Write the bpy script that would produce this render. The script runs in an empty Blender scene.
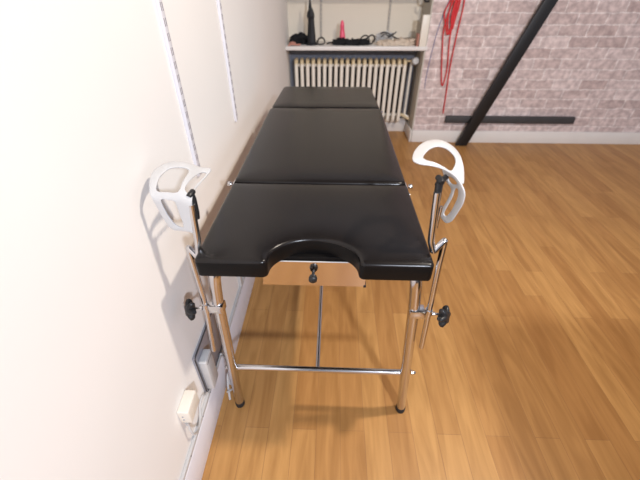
import bpy, bmesh, math, random
from mathutils import Vector, Matrix
from mathutils.geometry import delaunay_2d_cdt
random.seed(7)
C = bpy.context.scene
COL = C.collection
PI = math.pi

# ------------------------------------------------------------------ materials
def mat(name, color, rough=.5, metal=0.0, spec=.5, coat=0.0, noise=None, bump=None, sss=0, trans=0, alpha=1):
    m = bpy.data.materials.new(name); m.use_nodes = True
    nt = m.node_tree; N = nt.nodes; L = nt.links
    b = N['Principled BSDF']
    b.inputs['Base Color'].default_value = (*color, 1)
    b.inputs['Roughness'].default_value = rough
    b.inputs['Metallic'].default_value = metal
    b.inputs['Specular IOR Level'].default_value = spec
    b.inputs['Coat Weight'].default_value = coat
    b.inputs['Transmission Weight'].default_value = trans
    tc = N.new('ShaderNodeTexCoord')
    nz = N.new('ShaderNodeTexNoise'); nz.inputs['Scale'].default_value = noise[0] if noise else 12
    L.new(tc.outputs['Object'], nz.inputs['Vector'])
    rmp = N.new('ShaderNodeMixRGB')
    d = noise[1] if noise else .04
    rmp.inputs[1].default_value = (*[max(0, c*(1-d)) for c in color], 1)
    rmp.inputs[2].default_value = (*[min(1, c*(1+d)) for c in color], 1)
    L.new(nz.outputs['Fac'], rmp.inputs[0]); L.new(rmp.outputs[0], b.inputs['Base Color'])
    if bump:
        n2 = N.new('ShaderNodeTexNoise'); n2.inputs['Scale'].default_value = bump[0]; n2.inputs['Detail'].default_value = 4
        L.new(tc.outputs['Object'], n2.inputs['Vector'])
        bp = N.new('ShaderNodeBump'); bp.inputs['Strength'].default_value = bump[1]; bp.inputs['Distance'].default_value = bump[2]
        L.new(n2.outputs['Fac'], bp.inputs['Height']); L.new(bp.outputs[0], b.inputs['Normal'])
    return m

M = {}
M['wall'] = mat('wall_paint', (.84, .815, .785), .75, noise=(2.5, .03), bump=(60, .12, .002), spec=.25)
M['niche'] = mat('niche_paint', (.74, .68, .58), .7, noise=(3, .04), spec=.2)
M['slate'] = mat('slate_grey', (.24, .255, .30), .8, noise=(4, .08), spec=.2)  # darker blue-grey for the lower part of the niche wall
M['taupe'] = mat('taupe_paint', (.52, .49, .43), .75, noise=(3, .05), spec=.2)
M['white'] = mat('white_gloss_paint', (.76, .73, .70), .4, noise=(8, .04))
M['skirt'] = mat('skirting_paint', (.78, .77, .82), .45, noise=(10, .05))
M['rail'] = mat('rail_white_metal', (.74, .73, .77), .4, metal=0.0)
M['chrome'] = mat('chrome', (.66, .65, .66), .16, metal=1, noise=(20, .03))
M['steel'] = mat('polished_steel', (.72, .66, .62), .12, metal=1, noise=(20, .03))
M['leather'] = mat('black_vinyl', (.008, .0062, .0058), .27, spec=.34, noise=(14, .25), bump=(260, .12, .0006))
M['vinyl_shaded'] = mat('black_vinyl_shaded', (.004, .0035, .0035), .45, spec=.16)  # same pad vinyl, with the shade of the sides put into its colour
M['black'] = mat('black_plastic', (.012, .012, .013), .38)
M['rubber'] = mat('black_rubber', (.014, .013, .013), .7)
M['fabric'] = mat('black_fabric', (.014, .014, .016), .9, bump=(120, .5, .003), spec=.2)
M['cast'] = mat('dark_cast_metal', (.010, .011, .014), .5, spec=.4, bump=(80, .5, .003))
M['plastic'] = mat('white_plastic', (.54, .535, .53), .3, noise=(8, .02))
M['cream'] = mat('cream_plastic', (.78, .73, .64), .4)
M['radiator'] = mat('radiator_enamel', (.84, .79, .70), .4, noise=(12, .06))
M['gilt'] = mat('radiator_top_yellowed', (.66, .54, .34), .45)
M['dark'] = mat('gap_shade', (.02, .017, .015), .9)  # near-black colour standing in for the shade between radiator columns
M['pink'] = mat('pink_silicone', (.80, .09, .17), .3, noise=(30, .15))
M['red'] = mat('red_cord', (.62, .03, .035), .55, bump=(300, .6, .001))
M['blue'] = mat('blue_grey_cord', (.18, .19, .34), .6)
M['cloth'] = mat('beige_cloth', (.58, .48, .38), .9, bump=(50, .6, .004), noise=(40, .25))
M['blackwood'] = mat('black_painted_wood', (.008, .008, .009), .45, bump=(40, .2, .002))
M['greybar'] = mat('dark_grey_wood', (.045, .043, .045), .6, noise=(12, .3))
M['panel'] = mat('grey_metal_panel', (.33, .33, .37), .35, metal=.35, noise=(5, .06))
M['railgrey'] = mat('rail_grey_paint', (.50,.46,.40), .5)
M['redbrown'] = mat('red_brown_edge', (.45, .2, .15), .6)

def floor_mat():
    m = bpy.data.materials.new('oak_laminate'); m.use_nodes = True
    N = m.node_tree.nodes; L = m.node_tree.links; b = N['Principled BSDF']
    tc = N.new('ShaderNodeTexCoord'); sep = N.new('ShaderNodeSeparateXYZ'); L.new(tc.outputs['Object'], sep.inputs[0])
    cmb = N.new('ShaderNodeCombineXYZ'); L.new(sep.outputs[1], cmb.inputs[0]); L.new(sep.outputs[0], cmb.inputs[1])
    br = N.new('ShaderNodeTexBrick'); L.new(cmb.outputs[0], br.inputs['Vector'])
    br.inputs['Scale'].default_value = 1; br.inputs['Brick Width'].default_value = .9; br.inputs['Row Height'].default_value = .088
    br.inputs['Mortar Size'].default_value = .0013; br.inputs['Mortar Smooth'].default_value = .4
    br.offset = .37; br.offset_frequency = 2; br.squash = 1.25; br.squash_frequency = 3
    br.inputs['Color1'].default_value = (.415, .202, .064, 1); br.inputs['Color2'].default_value = (.53, .282, .096, 1)
    br.inputs['Mortar'].default_value = (.36, .18, .065, 1)
    # long grain
    mp = N.new('ShaderNodeMapping'); mp.inputs['Scale'].default_value = (22, 2.0, 1); L.new(tc.outputs['Object'], mp.inputs[0])
    nz = N.new('ShaderNodeTexNoise'); nz.inputs['Scale'].default_value = 1.6; nz.inputs['Detail'].default_value = 6; nz.inputs['Distortion'].default_value = 1.1
    L.new(mp.outputs[0], nz.inputs['Vector'])
    mp2 = N.new('ShaderNodeMapping'); mp2.inputs['Scale'].default_value = (10, 1.3, 1); L.new(tc.outputs['Object'], mp2.inputs[0])
    wv = N.new('ShaderNodeTexNoise'); wv.inputs['Scale'].default_value = 1.1; wv.inputs['Detail'].default_value = 2; wv.inputs['Distortion'].default_value = 2.5
    L.new(mp2.outputs[0], wv.inputs['Vector'])
    r1 = N.new('ShaderNodeValToRGB'); r1.color_ramp.elements[0].position = .3; r1.color_ramp.elements[0].color = (.74, .69, .62, 1)
    r1.color_ramp.elements[1].position = .68; r1.color_ramp.elements[1].color = (1.06, 1.06, 1.06, 1); L.new(nz.outputs['Fac'], r1.inputs[0])
    r2 = N.new('ShaderNodeValToRGB'); r2.color_ramp.elements[0].position = .36; r2.color_ramp.elements[0].color = (.84, .80, .74, 1)
    r2.color_ramp.elements[1].position = .6; r2.color_ramp.elements[1].color = (1.04, 1.04, 1.03, 1); L.new(wv.outputs['Fac'], r2.inputs[0])
    m1 = N.new('ShaderNodeMixRGB'); m1.blend_type = 'MULTIPLY'; m1.inputs[0].default_value = .5; L.new(br.outputs['Color'], m1.inputs[1]); L.new(r1.outputs[0], m1.inputs[2])
    m2 = N.new('ShaderNodeMixRGB'); m2.blend_type = 'MULTIPLY'; m2.inputs[0].default_value = .85; L.new(m1.outputs[0], m2.inputs[1]); L.new(r2.outputs[0], m2.inputs[2])
    L.new(m2.outputs[0], b.inputs['Base Color'])
    b.inputs['Roughness'].default_value = .42; b.inputs['Specular IOR Level'].default_value = .35
    bp = N.new('ShaderNodeBump'); bp.inputs['Strength'].default_value = .12; bp.inputs['Distance'].default_value = .001
    L.new(nz.outputs['Fac'], bp.inputs['Height']); L.new(bp.outputs[0], b.inputs['Normal'])
    return m
M['floor'] = floor_mat()

def brick_mat():
    m = bpy.data.materials.new('whitewashed_brick'); m.use_nodes = True
    N = m.node_tree.nodes; L = m.node_tree.links; b = N['Principled BSDF']
    tc = N.new('ShaderNodeTexCoord'); sep = N.new('ShaderNodeSeparateXYZ'); L.new(tc.outputs['Object'], sep.inputs[0])
    cmb = N.new('ShaderNodeCombineXYZ'); L.new(sep.outputs[0], cmb.inputs[0]); L.new(sep.outputs[2], cmb.inputs[1])
    nd = N.new('ShaderNodeTexNoise'); nd.inputs['Scale'].default_value = 14; nd.inputs['Detail'].default_value = 3; L.new(cmb.outputs[0], nd.inputs['Vector'])
    add = N.new('ShaderNodeMixRGB'); add.blend_type = 'LINEAR_LIGHT'; add.inputs[0].default_value = .014
    L.new(cmb.outputs[0], add.inputs[1]); L.new(nd.outputs['Color'], add.inputs[2])
    br = N.new('ShaderNodeTexBrick'); L.new(add.outputs[0], br.inputs['Vector'])
    br.inputs['Scale'].default_value = 1; br.inputs['Brick Width'].default_value = .235; br.inputs['Row Height'].default_value = .083
    br.inputs['Mortar Size'].default_value = .007; br.inputs['Mortar Smooth'].default_value = .9; br.inputs['Bias'].default_value = -.1
    br.inputs['Color1'].default_value = (.54, .45, .43, 1); br.inputs['Color2'].default_value = (.70, .62, .60, 1)
    br.inputs['Mortar'].default_value = (.78, .74, .72, 1)
    n2 = N.new('ShaderNodeTexNoise'); n2.inputs['Scale'].default_value = 22; n2.inputs['Detail'].default_value = 6; L.new(cmb.outputs[0], n2.inputs['Vector'])
    r = N.new('ShaderNodeValToRGB'); r.color_ramp.elements[0].position = .36; r.color_ramp.elements[0].color = (.74, .68, .69, 1)
    r.color_ramp.elements[1].position = .66; r.color_ramp.elements[1].color = (1.25, 1.2, 1.2, 1); L.new(n2.outputs['Fac'], r.inputs[0])
    mm = N.new('ShaderNodeMixRGB'); mm.blend_type = 'MULTIPLY'; mm.inputs[0].default_value = .8; L.new(br.outputs['Color'], mm.inputs[1]); L.new(r.outputs[0], mm.inputs[2])
    L.new(mm.outputs[0], b.inputs['Base Color']); b.inputs['Roughness'].default_value = .85; b.inputs['Specular IOR Level'].default_value = .15
    bp = N.new('ShaderNodeBump'); bp.inputs['Strength'].default_value = .35; bp.inputs['Distance'].default_value = .004
    L.new(br.outputs['Fac'], bp.inputs['Height']); bp.invert = True; L.new(bp.outputs[0], b.inputs['Normal'])
    return m
M['brick'] = brick_mat()

# ------------------------------------------------------------------ helpers
def link_mesh(name, bm, m, parent=None, smooth=True, mats=None):
    me = bpy.data.meshes.new(name)
    bmesh.ops.recalc_face_normals(bm, faces=bm.faces)
    bm.to_mesh(me); bm.free()
    for x in (mats or [m]): me.materials.append(M[x])
    if smooth:
        for p in me.polygons: p.use_smooth = True
        try: me.set_sharp_from_angle(angle=math.radians(40))
        except Exception: pass
    o = bpy.data.objects.new(name, me); COL.objects.link(o)
    if parent:
        o.parent = parent; o.matrix_parent_inverse = Matrix.Translation(-parent.location)
        if parent.parent: o.matrix_parent_inverse = Matrix.Identity(4)
        if parent.type == 'MESH': o.matrix_parent_inverse = Matrix.Identity(4)
    return o

def tag(o, label=None, cat=None, group=None, kind=None):
    if label: o['label'] = label
    if cat: o['category'] = cat
    if group: o['group'] = group
    if kind: o['kind'] = kind
    return o

def thing(name, label, cat, loc, group=None):
    o = bpy.data.objects.new(name, None); o.location = loc; o.empty_display_size = .05
    COL.objects.link(o); return tag(o, label, cat, group)

def box(bm, x0, x1, y0, y1, z0, z1, bevel=0, seg=2, mi=0):
    r = bmesh.ops.create_cube(bm, size=1)
    vs = r['verts']
    for v in vs:
        v.co = Vector(((x0+x1)/2+v.co.x*(x1-x0), (y0+y1)/2+v.co.y*(y1-y0), (z0+z1)/2+v.co.z*(z1-z0)))
    fs = {f for v in vs for f in v.link_faces}
    for f in fs: f.material_index = mi
    if bevel:
        es = {e for v in vs for e in v.link_edges}
        bmesh.ops.bevel(bm, geom=list(es), offset=bevel, segments=seg, profile=.5, affect='EDGES')
    return bm

def catmull(P, n=6, closed=False):
    P = [Vector(p) for p in P]; out = []; N_ = len(P)
    for i in range(N_ if closed else N_-1):
        if closed: a, b, c, d = P[i-1], P[i], P[(i+1) % N_], P[(i+2) % N_]
        else: a, b, c, d = P[max(i-1, 0)], P[i], P[i+1], P[min(i+2, N_-1)]
        for j in range(n):
            t = j/n
            out.append(.5*((2*b)+(c-a)*t+(2*a-5*b+4*c-d)*t*t+(3*b-a-3*c+d)*t**3))
    if not closed: out.append(P[-1])
    return out

def round_path(P, rad, n=6):
    """polyline with its corners rounded by arcs (quadratic)"""
    P = [Vector(p) for p in P]; out = [P[0]]
    for i in range(1, len(P)-1):
        a, b, c = P[i-1], P[i], P[i+1]
        r = min(rad, (a-b).length*.49, (c-b).length*.49)
        p, q = b+(a-b).normalized()*r, b+(c-b).normalized()*r
        for j in range(n+1):
            t = j/n; out.append(p*(1-t)**2+b*2*t*(1-t)+q*t*t)
    out.append(P[-1]); return out

def tube(bm, P, r, seg=14, closed=False, mi=0, flat=1.0):
    P = [Vector(p) for p in P]; n = len(P)
    rr = r if isinstance(r, (list, tuple)) else [r]*n
    rings = []; prev = None
    for i, p in enumerate(P):
        if closed: t = P[(i+1) % n]-P[i-1]
        else: t = P[min(i+1, n-1)]-P[max(i-1, 0)]
        t = t.normalized() if t.length > 1e-9 else Vector((0, 0, 1))
        if prev is None:
            u = t.orthogonal().normalized()
        else:
            u = prev-t*prev.dot(t); u = u.normalized() if u.length > 1e-6 else t.orthogonal().normalized()
        prev = u; w = t.cross(u)
        rings.append([bm.verts.new(p+(u*math.cos(a)+w*math.sin(a)*flat)*rr[i]) for a in [2*PI*k/seg for k in range(seg)]])
    fs = []
    for i in range(n if closed else n-1):
        A, B = rings[i], rings[(i+1) % n]
        for k in range(seg): fs.append(bm.faces.new((A[k], A[(k+1) % seg], B[(k+1) % seg], B[k])))
    if not closed:
        fs.append(bm.faces.new(rings[0][::-1])); fs.append(bm.faces.new(rings[-1]))
    for f in fs: f.material_index = mi
    return bm

def lathe(bm, prof, origin, axis=(0, 0, 1), seg=20, mi=0):
    ax = Vector(axis).normalized(); u = ax.orthogonal().normalized(); w = ax.cross(u); O = Vector(origin)
    rings = [[bm.verts.new(O+ax*h+(u*math.cos(2*PI*k/seg)+w*math.sin(2*PI*k/seg))*max(r, 1e-5)) for k in range(seg)] for r, h in prof]
    for A, B in zip(rings, rings[1:]):
        for k in range(seg): bm.faces.new((A[k], A[(k+1) % seg], B[(k+1) % seg], B[k])).material_index = mi
    bm.faces.new(rings[0][::-1]).material_index = mi; bm.faces.new(rings[-1]).material_index = mi
    return bm

def B(): return bmesh.new()
def obj(name, bm, m, parent=None, **k): return link_mesh(name, bm, m, parent, **k)
def struct(name, bm, m, **k):
    o = link_mesh(name, bm, m, None, **k); o['kind'] = 'structure'; return o

# ------------------------------------------------------------------ room shell
XW, YN, YB, XB = -.386, 3.10, 2.80, .822      # left wall, niche back, brick face, brick corner
struct('floor', box(B(), -.45, 4.6, -2.6, 3.2, -.05, 0), 'floor', smooth=False)
struct('wall_left', box(B(), XW-.08, XW, -2.6, 3.2, 0, 2.65), 'wall', smooth=False)
struct('wall_niche', box(B(), XW, XB, YN, YN+.08, .80, 2.65), 'niche', smooth=False)
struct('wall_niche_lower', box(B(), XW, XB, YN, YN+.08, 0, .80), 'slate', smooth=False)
b_ = box(B(), XB, 4.6, YB, YB+.4, 0, 2.65); struct('wall_brick', b_, 'brick', smooth=False)
struct('wall_niche_side', box(B(), XB-.012, XB, YB+.002, YN, 0, 2.65), 'taupe', smooth=False)
# skirting boards
struct('baseboard_left', box(B(), XW, XW+.012, -2.6, YN-.02, 0, .155, .003), 'skirt')
struct('baseboard_right', box(B(), XB-.004, 4.6, YB-.016, YB, 0, .115, .003), 'white')
struct('baseboard_niche_side', box(B(), XB-.026, XB-.012, YB-.016, YN, 0, .115, .003), 'white')
struct('baseboard_back', box(B(), XW+.012, XB-.026, YN-.02, YN, 0, .14, .003), 'white')

# ------------------------------------------------------------------ camera, light
cam = bpy.data.cameras.new('camera'); co = bpy.data.objects.new('camera', cam); COL.objects.link(co)
rx, ux, bx_ = Vector((.99931, .03694, -.00346)), Vector((-.01971, .60768, .79393)), Vector((.03143, -.79332, .60799))
mw = Matrix.Identity(4)
for i in range(3): mw[i][0] = rx[i]; mw[i][1] = ux[i]; mw[i][2] = bx_[i]
mw.translation = Vector((.0398, -.5937, 1.3364)); co.matrix_world = mw
cam.sensor_width = 36; cam.lens = 348.07/640*36; cam.clip_start = .02
cam.dof.use_dof = True; cam.dof.focus_distance = .95; cam.dof.aperture_fstop = 3.0
C.camera = co

def area(name, loc, target, size, power, color):
    l = bpy.data.lights.new(name, 'AREA'); l.shape = 'DISK'; l.size = size; l.energy = power; l.color = color
    o = bpy.data.objects.new(name, l); o.location = loc; COL.objects.link(o)
    o.rotation_euler = (Vector(target)-Vector(loc)).to_track_quat('-Z', 'Y').to_euler(); return o
area('ceiling_lamp', (1.12, .12, 2.5), (.3, .9, 0), .12, 38, (1, .88, .75))
area('cool_fill_light', (1.10, -2.55, 2.3), (.2, .6, .3), .22, 98, (.82, .88, 1))  # added cool fill, no window built; placed so the cabinet shades the floor
w = bpy.data.worlds.new('world'); C.world = w; w.use_nodes = True
WN = w.node_tree.nodes; WL = w.node_tree.links
wt = WN.new('ShaderNodeTexCoord'); wn = WN.new('ShaderNodeTexNoise'); wn.inputs['Scale'].default_value = 1.7; wn.inputs['Detail'].default_value = 1
wr = WN.new('ShaderNodeValToRGB'); wr.color_ramp.elements[0].position = .42; wr.color_ramp.elements[0].color = (.10, .095, .10, 1)
wr.color_ramp.elements[1].position = .58; wr.color_ramp.elements[1].color = (1.0, .98, 1.08, 1)
WL.new(wt.outputs['Generated'], wn.inputs['Vector']); WL.new(wn.outputs['Fac'], wr.inputs[0]); WL.new(wr.outputs[0], WN['Background'].inputs[0])
WN['Background'].inputs[1].default_value = .60
C.view_settings.view_transform = 'Standard'
C.view_settings.look = 'None'
C.view_settings.exposure = .08

# ------------------------------------------------------------------ examination couch
TZ = .82
couch = thing('examination_couch', 'black padded examination couch on a chrome tube frame with a half-round front notch', 'examination couch', (0, .7, 0))

def outline(w0, w1, y0, y1, rc, notch=None):
    """counter-clockwise plan outline, front edge at y0"""
    P = []
    def corner(cx, cy, a0):
        for k in range(7):
            a = a0+PI/2*k/6; P.append(Vector((cx+rc*math.cos(a), cy+rc*math.sin(a))))
    corner(-w0+rc, y0+rc, PI)
    if notch:
        nr, nd = notch
        e = .014
        for k in range(5):
            t = k/4; P.append(Vector((-nr-e+e*math.sin(t*PI/2)*1.0, y0+e*(1-math.cos(t*PI/2)))))
        for k in range(1, 32):
            a = PI-PI*k/32; P.append(Vector((nr*math.cos(a), y0+e+(nd-e)*math.sin(a))))
        for k in range(5):
            t = 1-k/4; P.append(Vector((nr+e-e*math.sin(t*PI/2), y0+e*(1-math.cos(t*PI/2)))))
    corner(w0-rc, y0+rc, -PI/2)
    corner(w1-rc, y1-rc, 0)
    corner(-w1+rc, y1-rc, PI/2)
    # even spacing
    out = []
    for i, p in enumerate(P):
        q = P[(i+1) % len(P)]; d = (q-p).length
        if d < 1e-5: continue
        n = max(1, int(d/.03))
        for k in range(n): out.append(p.lerp(q, k/n))
    return out

def pad(name, P, z0, z1, parent, tilt=0, y0=0, dome=.006):
    bm = B(); n = len(P)
    nrm = []
    for i in range(n):
        t = (P[(i+1) % n]-P[i-1]).normalized(); nrm.append(Vector((-t.y, t.x)))
    lev = [(.006, z0), (.001, z0+.003), (0, z0+.007), (0, (z0+z1)/2), (0, z1-.008), (.0012, z1-.0045), (.0040, z1-.0016), (.0080, z1)]
    rings = []
    for ins, z in lev:
        rings.append([bm.verts.new((P[i].x+nrm[i].x*ins, P[i].y+nrm[i].y*ins, z)) for i in range(n)])
    for j, (A, Bq) in enumerate(zip(rings, rings[1:])):
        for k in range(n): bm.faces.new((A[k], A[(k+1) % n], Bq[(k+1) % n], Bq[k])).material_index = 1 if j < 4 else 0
    bm.faces.new(rings[0][::-1])
    # softly domed top, triangulated with inner points
    L = [Vector((v.co.x, v.co.y)) for v in rings[-1]]
    def sd(p):
        d = 9; ins = False
        for i in range(n):
            a, b = L[i-1], L[i]; ab = b-a
            t = max(0, min(1, (p-a).dot(ab)/max(ab.dot(ab), 1e-12))); d = min(d, (p-a-ab*t).length)
            if (a.y > p.y) != (b.y > p.y) and p.x < (b.x-a.x)*(p.y-a.y)/(b.y-a.y)+a.x: ins = not ins
        return d if ins else -d
    pts = list(L); xs = [p.x for p in L]; ys = [p.y for p in L]; st = .017
    x = min(xs)+st/2
    while x < max(xs):
        y = min(ys)+st/2
        while y < max(ys):
            q = Vector((x, y))
            if sd(q) > .005: pts.append(q)
            y += st
        x += st
    V, _, F, _, _, _ = delaunay_2d_cdt(pts, [(i, (i+1) % n) for i in range(n)], [], 1, 1e-5)
    top = []
    for i, p in enumerate(V):
        if i < n: top.append(rings[-1][i])
        else: top.append(bm.verts.new((p.x, p.y, z1+dome*(1-math.exp(-sd(p)/.03)))))
    for f in F: bm.faces.new([top[i] for i in f])
    return obj(name, bm, 'leather', parent, mats=['leather', 'vinyl_shaded'])
foot_pad = pad('seat_pad', outline(.275, .272, -.003, .373, .012, (.106, .090)), .766, .818, couch)
mid_pad = pad('back_pad', outline(.270, .268, .378, 1.133, .022), .771, .820, couch)
head_pad = pad('head_pad', outline(.264, .252, 1.141, 1.545, .03), .769, .818, couch)
# stitched seams running over the pads
for par, y, w_ in ((mid_pad, .384, .262), (head_pad, 1.52, .235)):
    pass

# board under each pad
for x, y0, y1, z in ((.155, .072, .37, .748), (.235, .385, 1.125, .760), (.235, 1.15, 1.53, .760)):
    obj('pad_board', box(B(), -x, x, y0, y1, z, .7715, .002), 'vinyl_shaded', couch)

def frame_side(s, foot_x, top_x):
    pts = [(s*.243, 1.30, .746), (s*.243, .15, .746), (top_x, .055, .742), (top_x+s*.012, .058, .64), (foot_x, .086, .022)]
    bm = tube(B(), round_path(pts, .075, 8), .0162, 18)
    o = obj('frame_tube', bm, 'chrome', couch)
    obj('rubber_foot', lathe(B(), [(.0165, 0), (.0175, .004), (.0172, .026), (.0145, .030)], (foot_x, .086, 0)), 'rubber', couch)
    return o
frame_side(-1, -.3014, -.258); frame_side(1, .319, .256)
for s in (-1, 1):
    obj('leg', tube(B(), round_path([(s*.235, 1.20, .742), (s*.243, 1.30, .735), (s*.30, 1.30, .022)], .03), .0162, 16), 'chrome', couch)
    obj('rubber_foot', lathe(B(), [(.0165, 0), (.0175, .004), (.0172, .026), (.0145, .030)], (s*.30, 1.30, 0)), 'rubber', couch)
obj('stretcher', tube(B(), [(-.288, .083, .258), (.308, .083, .258)], .0100, 14), 'chrome', couch)
obj('stretcher', tube(B(), [(-.285, 1.30, .258), (.285, 1.30, .258)], .0100, 14), 'chrome', couch)
obj('stretcher', tube(B(), [(.003, .09, .258), (.003, 1.295, .258)], .0078, 12), 'chrome', couch)
obj('frame_crossbar', tube(B(), [(-.243, .20, .738), (.243, .20, .738)], .009, 12), 'chrome', couch)
obj('frame_crossbar', tube(B(), [(-.243, 1.1, .738), (.243, 1.1, .738)], .009, 12), 'chrome', couch)
for x, s in ((.3205, 1), (-.302, -1)):
    obj('cap_nut', lathe(B(), [(.009, 0), (.009, .004), (.006, .005), (.0065, .011), (.0045, .015), (.001, .017)], (x, .083, .258), (s, 0, 0), 12), 'chrome', couch)
# hinge rod between the seat and the back pad with its end bolts
hr = obj('hinge_rod', tube(B(), [(-.285, .376, .782), (.285, .376, .782)], .004, 10), 'chrome', couch)
for s in (-1, 1):
    obj('hinge_bolt', lathe(B(), [(.0075, 0), (.0085, .003), (.0085, .010), (.006, .013), (.001, .014)], (s*.277, .376, .808), (s, 0, .15), 12), 'chrome', hr)
    obj('hinge_plate', box(B(), s*.271-.002, s*.271+.002, .360, .400, .765, .812, .001), 'chrome', hr)
hb = obj('hinge_rod', tube(B(), [(-.268, 1.137, .782), (.274, 1.137, .782)], .0035, 10), 'chrome', couch)
obj('hinge_bolt', lathe(B(), [(.0065, 0), (.0075, .003), (.0075, .008), (.001, .010)], (.270, 1.137, .800), (1, 0, 0), 12), 'chrome', hb)

# polished plate hanging in the notch
def notch_plate():
    y = .068; zt, zb = .760, .676
    P = [(-.140, zb), (.134, zb)]
    P += [(.134-.001, zb+.006)]
    for k in range(9):
        a = k/8*PI/2; P.append((.088+.044*math.cos(a), zb+.012+(zt-zb-.012)*math.sin(a)))
    for k in range(9):
        a = PI/2-k/8*PI/2; P.append((-.092-.046*math.cos(a), zb+.012+(zt-zb-.012)*math.sin(a)))
    bm = B(); A = [bm.verts.new((x, y, z)) for x, z in P]; f = bm.faces.new(A)
    r = bmesh.ops.extrude_face_region(bm, geom=[f])
    for v in r['geom']:
        if isinstance(v, bmesh.types.BMVert): v.co.y += .0025
    return obj('front_plate', bm, 'steel', couch)
fp = notch_plate()
obj('lip_highlight', tube(B(), [(-.094, .0672, .7605), (.089, .0672, .7605)], .0015, 8), 'plastic', fp)  # white strip paints the highlight along the plate's top edge
obj('knob', lathe(B(), [(.004, 0), (.004, .012), (.0095, .014), (.0112, .020), (.0105, .027), (.007, .030), (.001, .031)], (-.004, .068, .722), (0, -1, -.05), 20), 'black', fp)
obj('bracket', box(B(), .128, .135, .066, .085, .674, .681, .001), 'black', fp)

# clamps with star knobs holding the leg rest rods
def star_knob(c, axis, R, par):
    bm = B(); ax = Vector(axis).normalized(); u = ax.orthogonal().normalized(); v = ax.cross(u); O = Vector(c)
    def ring(h, k_, amp):
        out = []
        for i in range(48):
            a = 2*PI*i/48; rr = R*k_*(1+amp*1.15*math.cos(6*a)); out.append(bm.verts.new(O+ax*h+(u*math.cos(a)+v*math.sin(a))*rr))
        return out
    rs = [ring(0, .5, .0), ring(.003, .74, .2), ring(.008, .82, .24), ring(.015, .82, .24), ring(.020, .66, .16), ring(.023, .3, 0)]
    for A, Bq in zip(rs, rs[1:]):
        for k in range(48): bm.faces.new((A[k], A[(k+1) % 48], Bq[(k+1) % 48], Bq[k]))
    bm.faces.new(rs[0][::-1]); bm.faces.new(rs[-1])
    return obj('knob', bm, 'black', par)
for s, xr, zc in ((1, .309, .600), (-1, -.305, .600)):
    bm = box(B(), min(xr-s*.052, xr-s*.010), max(xr-s*.052, xr-s*.010), .040, .070, zc-.016, zc+.012, .003)
    tube(bm, [(xr, .05, zc-.018), (xr, .05, zc+.014)], .0098, 16)
    cl = obj('clamp', bm, 'chrome', couch)
    obj('clamp_screw', lathe(B(), [(.0062, 0), (.0062, .008), (.004, .009), (.004, .026)], (xr+s*.010, .05, zc-.003), (s, -.1, 0), 12), 'chrome', cl)
    star_knob((xr+s*.032, .046, zc-.003), (s, -.8, .4), .029, cl)

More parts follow.
